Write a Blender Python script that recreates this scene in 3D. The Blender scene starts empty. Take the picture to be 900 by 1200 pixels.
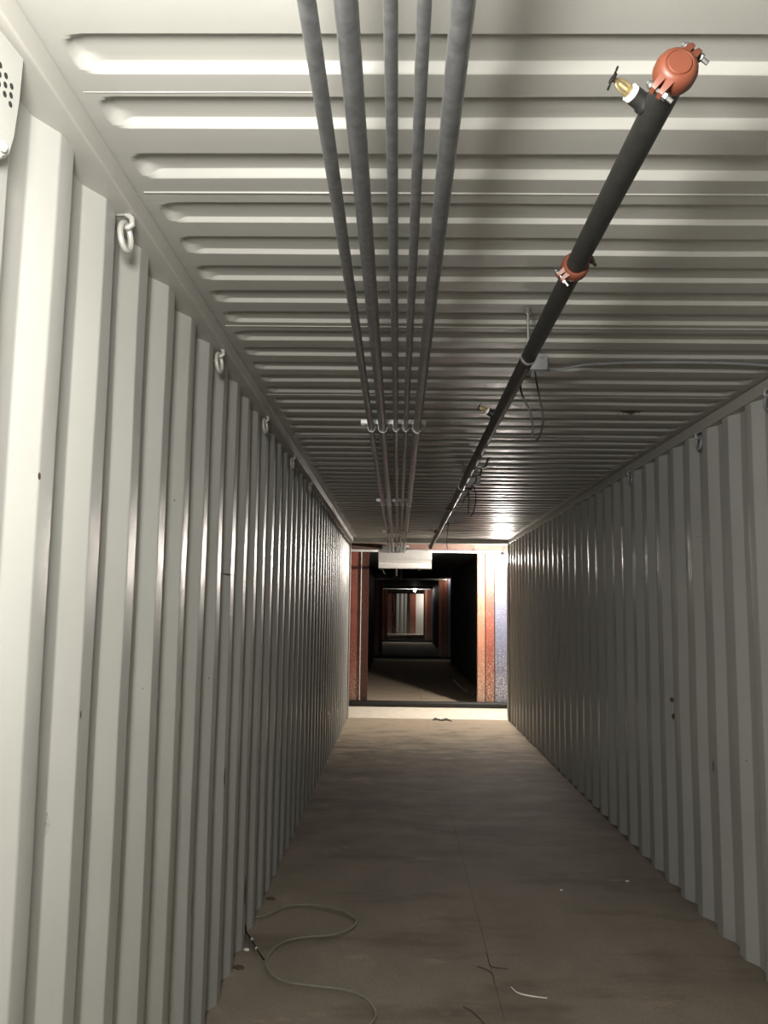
import bpy, bmesh, math, random
from mathutils import Vector, Matrix, noise
random.seed(4)
S = bpy.context.scene
COL = S.collection
PI = math.pi

# ------------------------------------------------------------------ camera, world, lights, exposure
F_PX = 973.0
CAM_H = 1.62
cam_d = bpy.data.cameras.new('camera'); cam = bpy.data.objects.new('camera', cam_d); COL.objects.link(cam)
cam_d.sensor_fit = 'HORIZONTAL'; cam_d.sensor_width = 36.0; cam_d.lens = 36.0 * F_PX / 900.0
cam_d.clip_start = 0.02; cam_d.clip_end = 200
cam.matrix_world = Matrix.Translation((0, 0, CAM_H)) @ (
    Matrix.Rotation(0.0178, 4, 'Z') @ Matrix.Rotation(PI / 2 + 0.1157, 4, 'X') @ Matrix.Rotation(0.013, 4, 'Z'))
S.camera = cam
w = bpy.data.worlds.new('night'); S.world = w; w.use_nodes = True
w.node_tree.nodes['Background'].inputs[0].default_value = (0.9, 0.93, 1.0, 1)
w.node_tree.nodes['Background'].inputs[1].default_value = 0.001
S.view_settings.view_transform = 'Standard'; S.view_settings.look = 'None'
S.view_settings.gamma = 1.0; S.view_settings.use_curve_mapping = False
S.view_settings.exposure = 0.0


def point_light(name, loc, power, radius=0.05, color=(1, 0.95, 0.86)):
    l = bpy.data.lights.new(name, 'POINT'); l.energy = power; l.shadow_soft_size = radius; l.color = color
    o = bpy.data.objects.new(name, l); COL.objects.link(o); o.location = loc
    return o


# unseen work lamp above the frame at upper left, placed from the light's falloff
point_light('work_lamp_unseen', (-0.27, 0.36, 2.20), 290, 0.15, (1, 0.975, 0.92))
# lamps of the farther gaps, out of sight round the container corners
point_light('work_lamp_gap', (1.72, 27.38, 2.62), 6, 0.05, (1, 0.86, 0.74))
point_light('work_lamp_far_gap', (2.0, 54.1, 2.35), 70, 0.05, (1, 0.93, 0.85))
FAR_LAMP, FAR_LAMP_2 = 4600.0, 170.0       # bulb emission strengths (bulbs in view are built below)

# ------------------------------------------------------------------ node helpers and materials


def nodes(m):
    m.use_nodes = True
    nt = m.node_tree
    return nt, nt.nodes, nt.links, nt.nodes['Principled BSDF']


def noise_tex(N, L, vec, scale, detail=4, rough=0.6):
    t = N.new('ShaderNodeTexNoise'); t.inputs['Scale'].default_value = scale
    t.inputs['Detail'].default_value = detail; t.inputs['Roughness'].default_value = rough
    L.new(vec, t.inputs['Vector'])
    return t.outputs['Fac']


def ramp(N, L, fac, stops):
    r = N.new('ShaderNodeValToRGB')
    while len(r.color_ramp.elements) < len(stops):
        r.color_ramp.elements.new(0.5)
    for e, (p, c) in zip(r.color_ramp.elements, stops):
        e.position = p; e.color = tuple(c) + (1,) if len(c) == 3 else c
    L.new(fac, r.inputs[0])
    return r.outputs[0]


def mix(N, L, fac, a, b, mode='MIX'):
    x = N.new('ShaderNodeMix'); x.data_type = 'RGBA'; x.blend_type = mode
    for sock, v in ((x.inputs[0], fac), (x.inputs[6], a), (x.inputs[7], b)):
        if isinstance(v, (int, float)):
            sock.default_value = v
        elif isinstance(v, tuple):
            sock.default_value = v + (1,) if len(v) == 3 else v
        else:
            L.new(v, sock)
    return x.outputs[2]


def math_n(N, L, op, a, b=None, clamp=False):
    x = N.new('ShaderNodeMath'); x.operation = op; x.use_clamp = clamp
    for i, v in enumerate((a, b)):
        if v is None:
            continue
        if isinstance(v, (int, float)):
            x.inputs[i].default_value = v
        else:
            L.new(v, x.inputs[i])
    return x.outputs[0]


def world_pos(N, scale=None, L=None):
    g = N.new('ShaderNodeNewGeometry')
    if scale is None:
        return g.outputs['Position']
    m = N.new('ShaderNodeMapping'); m.inputs['Scale'].default_value = scale
    L.new(g.outputs['Position'], m.inputs['Vector'])
    return m.outputs[0]


def bump(N, L, B, h, strength, dist=0.01):
    b = N.new('ShaderNodeBump'); b.inputs['Strength'].default_value = strength; b.inputs['Distance'].default_value = dist
    L.new(h, b.inputs['Height']); L.new(b.outputs[0], B.inputs['Normal'])


def spots_mask(N, L, pos, spots):
    """wear marks with a place of their own: (centre, radii); soft ragged ellipsoids"""
    nz = noise_tex(N, L, pos, 38, 3)
    tot = None
    for c, r in spots:
        m = N.new('ShaderNodeMapping'); m.vector_type = 'POINT'
        m.inputs['Location'].default_value = [-c[i] / r[i] for i in range(3)]
        m.inputs['Scale'].default_value = [1 / r[i] for i in range(3)]
        L.new(pos, m.inputs['Vector'])
        ln = N.new('ShaderNodeVectorMath'); ln.operation = 'LENGTH'; L.new(m.outputs[0], ln.inputs[0])
        d = math_n(N, L, 'ADD', ln.outputs['Value'], math_n(N, L, 'MULTIPLY', nz, 1.1))
        k = math_n(N, L, 'SUBTRACT', 1.45, d)
        k = math_n(N, L, 'MULTIPLY', k, 4.0, True)
        tot = k if tot is None else math_n(N, L, 'MAXIMUM', tot, k)
    return tot


def simple(name, col, rough=0.5, metal=0.0, var=0.15, scale=20, bmp=0.05, spec=0.5):
    m = bpy.data.materials.new(name)
    nt, N, L, B = nodes(m)
    p = world_pos(N)
    f = noise_tex(N, L, p, scale, 5)
    lo = tuple(max(0, c * (1 - var)) for c in col); hi = tuple(min(1, c * (1 + var)) for c in col)
    L.new(ramp(N, L, f, [(0.3, lo), (0.7, hi)]), B.inputs['Base Color'])
    B.inputs['Roughness'].default_value = rough; B.inputs['Metallic'].default_value = metal
    B.inputs['Specular IOR Level'].default_value = spec
    if bmp:
        bump(N, L, B, f, bmp)
    return m


def paint_mat(name, col, spots, rough=0.34, flecks=True, spec=0.5):
    m = bpy.data.materials.new(name)
    nt, N, L, B = nodes(m)
    p = world_pos(N)
    big = noise_tex(N, L, p, 1.3, 4)
    lo = tuple(c * 0.90 for c in col)
    base = ramp(N, L, big, [(0.35, lo), (0.65, col)])
    # thin rubs and handling marks
    streak = noise_tex(N, L, world_pos(N, (5, 5, 1.2), L), 6.0, 5, 0.7)
    sm = ramp(N, L, streak, [(0.60, (0, 0, 0)), (0.80, (0.35, 0.35, 0.35))])
    base = mix(N, L, sm, base, tuple(c * 0.78 for c in col))
    if flecks:
        v = N.new('ShaderNodeTexVoronoi'); v.inputs['Scale'].default_value = 7.0; L.new(p, v.inputs['Vector'])
        fl = math_n(N, L, 'LESS_THAN', v.outputs['Distance'], 0.028)
        keep = math_n(N, L, 'GREATER_THAN', noise_tex(N, L, p, 2.3, 2), 0.55)
        base = mix(N, L, math_n(N, L, 'MULTIPLY', fl, keep), base, (0.10, 0.06, 0.035))
    if spots:
        base = mix(N, L, spots_mask(N, L, p, spots), base, (0.055, 0.032, 0.02))
    L.new(base, B.inputs['Base Color'])
    rr = ramp(N, L, noise_tex(N, L, p, 9, 4), [(0.3, (rough - 0.06,) * 3), (0.7, (rough + 0.10,) * 3)])
    L.new(rr, B.inputs['Roughness'])
    B.inputs['Specular IOR Level'].default_value = spec
    bump(N, L, B, noise_tex(N, L, p, 14, 4), 0.10, 0.006)
    return m


WALL_SPOTS_L = [((-0.73, 1.77, 1.042), (.03, .010, .022)), ((-0.73, 1.85, 1.149), (.03, .02, .05)), ((-0.73, 1.93, 1.369), (.03, .006, .012)),
                ((-0.73, 1.829, 1.396), (.03, .006, .012)), ((-0.73, 1.524, 2.071), (.03, .010, .02)), ((-0.73, 1.643, 1.876), (.03, .006, .010)),
                ((-0.73, 3.62, 1.757), (.06, .12, .005)), ((-0.73, 3.95, 1.735), (.06, .08, .005)), ((-0.73, 3.6, 0.9), (.05, .012, .05)), ((-0.73, 3.1, .55), (.05, .012, .06)), ((-0.73, 4.2, .25), (.06, .05, .09))]
WALL_SPOTS_R = [((1.66, 4.481, 0.825), (.06, .018, .034)), ((1.66, 5.204, 1.088), (.06, .02, .022)), ((1.66, 5.196, 0.987), (.06, .02, .026)),
                ((1.66, 4.574, 1.003), (.06, .012, .012)), ((1.66, 12.344, 0.655), (.06, .05, .035)), ((1.66, 6.0, 1.0), (.06, .012, .016))]
M_WALL_L = paint_mat('white_paint_left', (0.32, 0.318, 0.295), WALL_SPOTS_L)
M_WALL_R = paint_mat('white_paint_right', (0.32, 0.318, 0.295), WALL_SPOTS_R, spec=0.35)
M_CEIL = paint_mat('white_paint_ceiling', rough=0.42, spec=0.35, col=(0.32, 0.315, 0.29), spots=[((1.229, 4.367, 2.67), (.10, .030, .05))], flecks=False)
M_RAIL = paint_mat('rail_paint', (0.33, 0.322, 0.292), [], flecks=False, rough=0.4)
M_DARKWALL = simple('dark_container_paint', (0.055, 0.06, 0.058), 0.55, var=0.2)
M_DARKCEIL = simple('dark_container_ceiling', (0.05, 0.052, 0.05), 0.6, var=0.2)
M_GREYWALL = simple('grey_container_paint', (0.42, 0.42, 0.40), 0.5, var=0.12)
M_WHITEPANEL = simple('pale_panel_paint', (0.72, 0.69, 0.64), 0.5, var=0.06)


def red_paint(name, col, grit, spec=0.5):
    m = bpy.data.materials.new(name)
    nt, N, L, B = nodes(m)
    p = world_pos(N)
    base = ramp(N, L, noise_tex(N, L, p, 6, 5), [(0.3, tuple(c * 0.75 for c in col)), (0.7, col)])
    # splashed grit and chipped paint near the foot of the posts
    sx = N.new('ShaderNodeSeparateXYZ'); L.new(p, sx.inputs[0])
    low = N.new('ShaderNodeMapRange'); low.inputs[1].default_value = 1.15; low.inputs[2].default_value = 0.1
    low.inputs[3].default_value = 0.0; low.inputs[4].default_value = 0.17
    L.new(sx.outputs[2], low.inputs[0])
    sp = math_n(N, L, 'ADD', noise_tex(N, L, p, 58, 2, 0.6), low.outputs[0])
    base = mix(N, L, ramp(N, L, sp, [(0.64, (0, 0, 0)), (0.69, (0.9, 0.9, 0.9))]), base, grit)
    L.new(base, B.inputs['Base Color']); B.inputs['Roughness'].default_value = 0.48; B.inputs['Specular IOR Level'].default_value = spec
    bump(N, L, B, noise_tex(N, L, p, 30, 4), 0.15, 0.004)
    return m


M_RED = red_paint('red_oxide_paint', (0.29, 0.085, 0.057), (0.50, 0.38, 0.28))
M_ORANGE = red_paint('orange_primer_paint', (0.45, 0.20, 0.125), (0.52, 0.40, 0.30))
M_DARKRED = red_paint('dark_red_paint', (0.075, 0.030, 0.022), (0.10, 0.06, 0.045), 0.15)
M_BROWN = simple('brown_header_paint', (0.13, 0.075, 0.055), 0.6, var=0.25, scale=8)
M_BLUE = red_paint('blue_grey_paint', (0.17, 0.18, 0.25), (0.5, 0.46, 0.44))


def floor_mat(name, a, b, dark, sand_and_light=False):
    m = bpy.data.materials.new(name)
    nt, N, L, B = nodes(m)
    p = world_pos(N)
    f = noise_tex(N, L, world_pos(N, (1.5, 1.0, 1), L), 1.7, 6, 0.62)
    base = ramp(N, L, f, [(0.30, a), (0.68, b)])
    # damp, trodden dirt patches
    d = noise_tex(N, L, world_pos(N, (0.8, 1.9, 1), L), 1.15, 5, 0.6)
    base = mix(N, L, ramp(N, L, d, [(0.52, (0, 0, 0)), (0.68, (0.75, 0.75, 0.75))]), base, dark)
    if sand_and_light:
        # sandy dust at the far doorway, paler still to paint in the lamp's light pool
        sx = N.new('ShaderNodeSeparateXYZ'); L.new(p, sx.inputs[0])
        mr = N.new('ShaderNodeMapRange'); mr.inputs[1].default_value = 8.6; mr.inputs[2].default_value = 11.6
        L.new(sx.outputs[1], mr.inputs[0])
        # wet dirt across the middle, also darkened to paint in the light's falloff
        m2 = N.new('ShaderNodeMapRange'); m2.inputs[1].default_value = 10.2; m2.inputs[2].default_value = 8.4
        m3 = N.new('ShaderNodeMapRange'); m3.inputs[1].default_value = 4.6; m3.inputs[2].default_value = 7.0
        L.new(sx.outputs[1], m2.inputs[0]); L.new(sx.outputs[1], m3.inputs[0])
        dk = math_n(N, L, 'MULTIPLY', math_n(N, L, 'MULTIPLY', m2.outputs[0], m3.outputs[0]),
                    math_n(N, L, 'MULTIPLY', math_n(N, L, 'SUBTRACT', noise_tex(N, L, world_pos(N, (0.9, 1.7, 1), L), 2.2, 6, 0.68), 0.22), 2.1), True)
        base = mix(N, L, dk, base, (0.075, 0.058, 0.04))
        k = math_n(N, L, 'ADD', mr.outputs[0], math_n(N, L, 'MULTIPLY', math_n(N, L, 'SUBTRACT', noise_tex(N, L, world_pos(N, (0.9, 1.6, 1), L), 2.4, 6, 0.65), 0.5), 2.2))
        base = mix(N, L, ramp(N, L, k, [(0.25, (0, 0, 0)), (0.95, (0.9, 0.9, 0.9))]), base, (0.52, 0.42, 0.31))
    g = noise_tex(N, L, p, 60, 4, 0.7)
    base = mix(N, L, ramp(N, L, g, [(0.35, (0.35, 0.35, 0.35)), (0.6, (0, 0, 0))]), base, tuple(c * 0.65 for c in a))
    L.new(base, B.inputs['Base Color'])
    B.inputs['Roughness'].default_value = 0.82; B.inputs['Specular IOR Level'].default_value = 0.25
    bump(N, L, B, g, 0.25, 0.004)
    return m


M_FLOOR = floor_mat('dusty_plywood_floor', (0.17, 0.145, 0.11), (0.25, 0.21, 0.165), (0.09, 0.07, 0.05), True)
M_DARKFLOOR = floor_mat('dirty_dark_floor', (0.14, 0.12, 0.095), (0.20, 0.175, 0.14), (0.08, 0.07, 0.055))
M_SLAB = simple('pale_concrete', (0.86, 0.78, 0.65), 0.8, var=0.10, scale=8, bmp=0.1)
M_GALV = simple('galvanised_steel', (0.25, 0.255, 0.26), 0.38, 0.85, var=0.22, scale=35)
M_GALV_LIP = simple('galvanised_lip', (0.75, 0.74, 0.70), 0.5, 0.2, var=0.15, scale=12)
M_STRUT = simple('zinc_strut', (0.72, 0.72, 0.70), 0.45, 0.3, var=0.1)
M_ZINC = simple('bright_zinc', (0.36, 0.36, 0.35), 0.34, 0.9, var=0.12)
M_BLACKPIPE = simple('black_steel_pipe', (0.0125, 0.012, 0.0105), 0.55, 0.0, var=0.35, scale=30)
M_RUSTPIPE = simple('rusty_pipe_end', (0.16, 0.085, 0.05), 0.6, 0.2, var=0.3)
M_ORANGECAP = simple('orange_ductile_iron', (0.112, 0.0320, 0.0165), 0.46, 0.0, var=0.10, scale=14, bmp=0.03, spec=0.35)
M_BRASS = simple('brass', (0.42, 0.34, 0.19), 0.38, 0.8, var=0.1)
M_WHITE = simple('white_plastic', (0.80, 0.79, 0.75), 0.4, var=0.05)
M_BOXWHITE = simple('white_enamel', (0.90, 0.885, 0.86), 0.4, var=0.05)
M_BLACK = simple('black_rubber', (0.010, 0.0095, 0.009), 0.5, var=0.2)
M_GREYCABLE = simple('grey_cable_jacket', (0.17, 0.16, 0.125), 0.5, var=0.15)
M_DEBRIS = simple('dark_debris', (0.05, 0.042, 0.026), 0.8, var=0.4)
M_TWIG = simple('dark_wire_scrap', (0.03, 0.028, 0.022), 0.7, var=0.3)
M_PALE = simple('pale_scrap', (0.75, 0.72, 0.66), 0.7, var=0.1)
M_REDBULB = simple('amber_glass_bulb', (0.40, 0.28, 0.14), 0.1, var=0.05)
M_BOLT = simple('dull_zinc_bolt', (0.16, 0.16, 0.155), 0.4, 0.8, var=0.15)
M_GREYBOX = simple('grey_box_steel', (0.22, 0.225, 0.235), 0.45, 0.2, var=0.12)
M_HOLE = simple('vent_hole_dark', (0.008, 0.008, 0.007), 0.9, var=0.1, bmp=0)


def emit_mat(name, col, strength):
    m = bpy.data.materials.new(name); nt, N, L, B = nodes(m)
    B.inputs['Base Color'].default_value = (0.9, 0.9, 0.9, 1)
    B.inputs['Emission Color'].default_value = tuple(col) + (1,)
    B.inputs['Emission Strength'].default_value = strength
    return m


M_BULB = emit_mat('lit_bulb', (1, 0.92, 0.83), FAR_LAMP)
M_BULB2 = emit_mat('lit_bulb_far', (1, 0.93, 0.85), FAR_LAMP_2)

# ------------------------------------------------------------------ mesh helpers


class MB:
    def __init__(self):
        self.v, self.f = [], []

    def add(self, vs, fs):
        o = len(self.v); self.v += [tuple(x) for x in vs]; self.f += [tuple(i + o for i in f) for f in fs]
        return self

    def box(self, x0, x1, y0, y1, z0, z1, ch=0.0):
        if ch <= 0:
            vs = [(x, y, z) for x in (x0, x1) for y in (y0, y1) for z in (z0, z1)]
            return self.add(vs, [(0, 1, 3, 2), (4, 6, 7, 5), (0, 4, 5, 1), (2, 3, 7, 6), (0, 2, 6, 4), (1, 5, 7, 3)])
        b = bmesh.new()
        bmesh.ops.create_cube(b, size=1)
        for q in b.verts:
            q.co = Vector(((x0 + x1) / 2 + q.co.x * (x1 - x0), (y0 + y1) / 2 + q.co.y * (y1 - y0), (z0 + z1) / 2 + q.co.z * (z1 - z0)))
        bmesh.ops.bevel(b, geom=b.edges[:], offset=ch, segments=2, affect='EDGES', profile=0.5)
        b.verts.index_update()
        self.add([q.co[:] for q in b.verts], [[q.index for q in f.verts] for f in b.faces]); b.free()
        return self

    def tube(self, pts, r, n=10, cap=True):
        pts = [Vector(p) for p in pts]
        rs = r if isinstance(r, (list, tuple)) else [r] * len(pts)
        t = (pts[1] - pts[0]).normalized()
        up = Vector((0, 0, 1)) if abs(t.z) < 0.9 else Vector((1, 0, 0))
        u = t.cross(up).normalized(); vs = []
        for i, p in enumerate(pts):
            if i == 0: t = (pts[1] - pts[0])
            elif i == len(pts) - 1: t = pts[-1] - pts[-2]
            else: t = (pts[i + 1] - pts[i]).normalized() + (pts[i] - pts[i - 1]).normalized()
            t.normalize()
            u = (u - t * u.dot(t)).normalized(); q = t.cross(u)
            for k in range(n):
                a = 2 * PI * k / n
                vs.append(p + (u * math.cos(a) + q * math.sin(a)) * rs[i])
        fs = [(i * n + k, i * n + (k + 1) % n, (i + 1) * n + (k + 1) % n, (i + 1) * n + k) for i in range(len(pts) - 1) for k in range(n)]
        if cap:
            fs += [tuple(range(n))[::-1], tuple(range((len(pts) - 1) * n, len(pts) * n))]
        return self.add(vs, fs)

    def lathe(self, base, axis, prof, n=24, u=None):
        """prof: list of (distance along the axis, radius)"""
        base = Vector(base); t = Vector(axis).normalized()
        up = Vector((0, 0, 1)) if abs(t.z) < 0.9 else Vector((1, 0, 0))
        u = t.cross(up).normalized(); q = t.cross(u); vs = []
        for d, r in prof:
            for k in range(n):
                a = 2 * PI * k / n
                vs.append(base + t * d + (u * math.cos(a) + q * math.sin(a)) * max(r, 1e-5))
        fs = [(i * n + k, i * n + (k + 1) % n, (i + 1) * n + (k + 1) % n, (i + 1) * n + k) for i in range(len(prof) - 1) for k in range(n)]
        fs += [tuple(range(n))[::-1], tuple(range((len(prof) - 1) * n, len(prof) * n))]
        return self.add(vs, fs)

    def torus(self, c, axis, R, r, n=24, m=8, squash=1.0, a0=0, a1=2 * PI):
        pts = []
        t = Vector(axis).normalized(); up = Vector((0, 0, 1)) if abs(t.z) < 0.9 else Vector((1, 0, 0))
        u = t.cross(up).normalized(); q = t.cross(u); c = Vector(c)
        full = abs(a1 - a0 - 2 * PI) < 1e-4
        for k in range(n + (0 if full else 1)):
            a = a0 + (a1 - a0) * k / n
            pts.append(c + (u * math.cos(a) * squash + q * math.sin(a)) * R)
        if not full:
            return self.tube(pts, r, m)
        vs = []
        for k in range(n):
            tt = (pts[(k + 1) % n] - pts[k - 1]).normalized(); o = t; e = tt.cross(o)
            for j in range(m):
                b = 2 * PI * j / m
                vs.append(pts[k] + (o * math.sin(b) + e * math.cos(b)) * r)
        fs = [(k * m + j, k * m + (j + 1) % m, ((k + 1) % n) * m + (j + 1) % m, ((k + 1) % n) * m + j) for k in range(n) for j in range(m)]
        return self.add(vs, fs)

    def mesh(self, name, mat, sharp=35, offset=(0, 0, 0)):
        me = bpy.data.meshes.new(name)
        me.from_pydata([tuple(a - b for a, b in zip(v, offset)) for v in self.v], [], self.f)
        me.materials.append(mat)
        b = bmesh.new(); b.from_mesh(me); bmesh.ops.recalc_face_normals(b, faces=b.faces[:]); b.to_mesh(me); b.free()
        me.polygons.foreach_set('use_smooth', [True] * len(me.polygons))
        me.set_sharp_from_angle(angle=math.radians(sharp))
        me.update()
        return me

    def build(self, name, mat, parent=None, sharp=35, at=None, weighted=True):
        """world-space vertices -> one object; its origin is put at `at` (or the parent's place)"""
        off = Vector(at) if at is not None else (root_loc(parent) if parent else Vector((0, 0, 0)))
        o = bpy.data.objects.new(name, self.mesh(name, mat, sharp, off)); COL.objects.link(o)
        if weighted:
            md = o.modifiers.new('weighted_normals', 'WEIGHTED_NORMAL'); md.weight = 80; md.keep_sharp = True
        if parent:
            o.parent = parent; o.location = off - root_loc(parent)
        else:
            o.location = off
        return o


def root_loc(o):
    p = Vector((0, 0, 0))
    while o:
        p += o.location; o = o.parent
    return p


def empty(name, loc):
    o = bpy.data.objects.new(name, None); COL.objects.link(o); o.location = loc; o.empty_display_size = 0.1
    return o


def tag(o, label=None, cat=None, group=None, kind=None):
    if label: o['label'] = label
    if cat: o['category'] = cat
    if group: o['group'] = group
    if kind: o['kind'] = kind
    return o


def structure(name, loc=(0, 0, 0)):
    return tag(empty(name, loc), kind='structure')


def spline(pts, n=6):
    """Catmull-Rom through 3D points"""
    P = [Vector(p) for p in pts]; P = [P[0] * 2 - P[1]] + P + [P[-1] * 2 - P[-2]]
    out = []
    for i in range(1, len(P) - 2):
        for k in range(n):
            t = k / n
            a, b, c, d = P[i - 1], P[i], P[i + 1], P[i + 2]
            out.append(0.5 * ((2 * b) + (c - a) * t + (2 * a - 5 * b + 4 * c - d) * t * t + (3 * b - a - 3 * c + d) * t ** 3))
    out.append(P[-2])
    return out


# ------------------------------------------------------------------ the white container the camera stands in
XL, XR, ZC = -0.722, 1.655, 2.67
Y0, Y1 = 0.36, 12.60
PITCH = 0.279
DEPTH = 0.036


def wall_offset(y, phase):
    """outward depth of the corrugation profile at y; inner flat starts at `phase`"""
    t = (y - phase) % PITCH
    a, b, c = 0.070, 0.138, 0.210
    if t < a: return 0.0
    if t < b: return DEPTH * (t - a) / (b - a)
    if t < c: return DEPTH
    return DEPTH * (1 - (t - c) / (PITCH - c))


def wall_panel_mb(side, xw, ya, yb, phase, zlo, zhi, wob=0.0018, rows=12, ylim=None):
    br = set([ya, yb])
    k0 = math.floor((ya - phase) / PITCH) - 1
    for k in range(k0, k0 + 8 + int((yb - ya) / PITCH)):
        for e in (0.0, 0.070, 0.138, 0.210):
            c = phase + k * PITCH + e
            for d in (-0.005, 0.005):
                if ya < c + d < yb: br.add(c + d)
    ys = sorted(br)
    m = MB(); vs = []
    for j in range(rows + 1):
        z = zlo + (zhi - zlo) * j / rows
        for y in ys:
            o = wall_offset(y, phase)
            if ylim and y > ylim: o = 0.0
            s = 0.0
            if wob:
                s = wob * noise.noise((y * 2.1, z * 1.6, 3.0 + side)) * 2 + wob * 0.8 * noise.noise((y * 9, z * 2.3, 8.0))
            dy = wob * 1.6 * noise.noise((y * 5, z * 1.9, 20.0 + side)) if (wob and ya < y < yb) else 0
            vs.append((xw + side * (o + s), y + dy, z))
    n = len(ys)
    fs = [(j * n + i, j * n + i + 1, (j + 1) * n + i + 1, (j + 1) * n + i) for j in range(rows) for i in range(n - 1)]
    return m.add(vs, fs)


def add_wall(name, side, xw, phase, mat):
    root = structure(name, (xw, Y0, 0))
    edges = [Y0] + [0.559 + 1.116 * j for j in range(11)] + [Y1 - 0.12]
    for a, b in zip(edges[:-1], edges[1:]):
        wall_panel_mb(side, xw, a, b, phase, 0.0, ZC - 0.045).build('wall_panel', mat, root, sharp=60, weighted=True)
    return root


wl = add_wall('wall_left', -1, XL, 1.640, M_WALL_L)
wr = add_wall('wall_right', 1, XR, 1.632, M_WALL_R)

# roof sheets: pressed recesses with rounded ends
XP0, XP1 = -0.645, 1.61      # recess ends


def roof_panel_mb(ya, yb, centres, x0=-0.78, x1=1.78, fine=True, depth=0.021, run=0.0155):
    half = 0.059
    ys = set([ya, yb])
    recs = [(c - 0.111 + 0.0, c + 0.007) for c in centres]
    for a, b in recs:
        c = (a + b) / 2
        q = [1 - run * d / half for d in (0, .12, .24, .76, .88, 1)] + [0.45, 0.2]
        ts = [-t for t in q] + q if fine else (-1, -0.75, 0.75, 1)
        for t in ts:
            ys.add(c + t * half)
    ys = sorted(y for y in ys if ya <= y <= yb)
    e = [0, .006, .012, .02, .03, .042, .055, .07] if fine else [0, .02]
    xs = [x0] + [XP0 + d for d in e] + [XP0 + (XP1 - XP0) * k / 6 for k in range(1, 6)] + [XP1 - d for d in reversed(e)] + [x1]

    def h(x, y):
        for i, (a, b) in enumerate(recs):
            c = (a + b) / 2
            dy = abs(y - c)
            if dy >= half: continue
            r = half
            xa, xb = XP0 + r, XP1 - r
            if x < xa: d = r - math.hypot(xa - x, dy)
            elif x > xb: d = r - math.hypot(x - xb, dy)
            else: d = r - dy
            if d <= 0: return 0.0
            t = min(1, d / run)
            if t < .12: k = t * t / .24
            elif t > .88: k = .88 - (1 - t) ** 2 / .24
            else: k = t - .06
            return depth * k / .88
        return 0.0
    vs = []
    for y in ys:
        for x in xs:
            wob = 0.0022 * noise.noise((x * 1.7, y * 2.6, 5.0)) + 0.0016 * noise.noise((x * 5, y * 7, 1.0)) if fine else 0
            if x < -0.66 or x > 1.62: wob = 0
            dent = 0
            if fine and abs(y - ya) > .01:
                dent = -0.004 * max(0, 1 - math.hypot((x - XP0 - .03) / .06, (y - recs[0][0] - .03) / .05)) if recs else 0
            vs.append((x, y, ZC + h(x, y) + wob + dent))
    n = len(xs)
    fs = [(j * n + i, j * n + i + 1, (j + 1) * n + i + 1, (j + 1) * n + i) for j in range(len(ys) - 1) for i in range(n - 1)]
    return MB().add(vs, fs)


ceil = structure('ceiling', (0, Y0, ZC))
roof_panel_mb(Y0, 1.06, [0.55, 0.74, 0.93]).build('roof_panel', M_CEIL, ceil, sharp=60, weighted=True)
roof_panel_mb(1.06, 2.005, [1.316, 1.527, 1.715, 1.931]).build('roof_panel', M_CEIL, ceil, sharp=60, weighted=True)
yk = 2.005
while yk < Y1 - 0.3:
    ye = min(yk + 1.008, Y1 - 0.1)
    cs = [yk + 0.163 + 0.2005 * i for i in range(5) if yk + 0.163 + 0.2005 * i < ye - 0.03]
    roof_panel_mb(yk, ye, cs, depth=0.0135, run=0.0105).build('roof_panel', M_CEIL, ceil, sharp=60, weighted=True)
    yk += 1.008
# weld beads between the roof sheets
for y in [1.06, 1.59] + [2.005 + 1.008 * j for j in range(10)]:
    pts = [(-0.66 + 2.28 * k / 14, y + 0.0015 * noise.noise((k, y, 0)), ZC + 0.0005 + 0.001 * noise.noise((k * 3.3, y, 2))) for k in range(15)]
    if y == 1.59: pts = pts[:4]
    MB().tube(pts, 0.0022 if y == 1.59 else 0.0034, 6).build('weld_bead', M_CEIL, ceil)

# top rails, bottom rails, end frames
for i, (xa, xb) in enumerate(((-0.80, -0.677), (1.645, 1.80))):
    t = MB().box(xa, xb, Y0, Y1, ZC - 0.062, ZC - 0.002, 0.006).build('trim_%d' % (i + 1), M_RAIL)
    tag(t, kind='structure')
t = structure('trim_3', (0, Y1, 0))
MB().box(-0.86, 1.80, Y1 - 0.11, Y1 + 0.06, 2.605, 2.76, 0.008).build('header_beam', M_RAIL, t)
MB().box(-0.88, -0.716, Y1 - 0.10, Y1 + 0.06, 0, 2.62, 0.008).build('corner_post', M_RAIL, t)
MB().box(1.648, 1.80, Y1 - 0.10, Y1 + 0.06, 0, 2.62, 0.008).build('corner_post', M_RAIL, t)
t = structure('trim_4', (0, Y0, 0))
MB().box(-0.86, 1.80, Y0 - 0.16, Y0 + 0.01, 2.58, 2.76, 0.008).build('header_beam', M_RAIL, t)
MB().box(-0.90, -0.74, Y0 - 0.16, Y0 + 0.01, 0, 2.62, 0.008).build('corner_post', M_RAIL, t)
MB().box(1.67, 1.80, Y0 - 0.16, Y0 + 0.01, 0, 2.62, 0.008).build('corner_post', M_RAIL, t)

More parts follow.
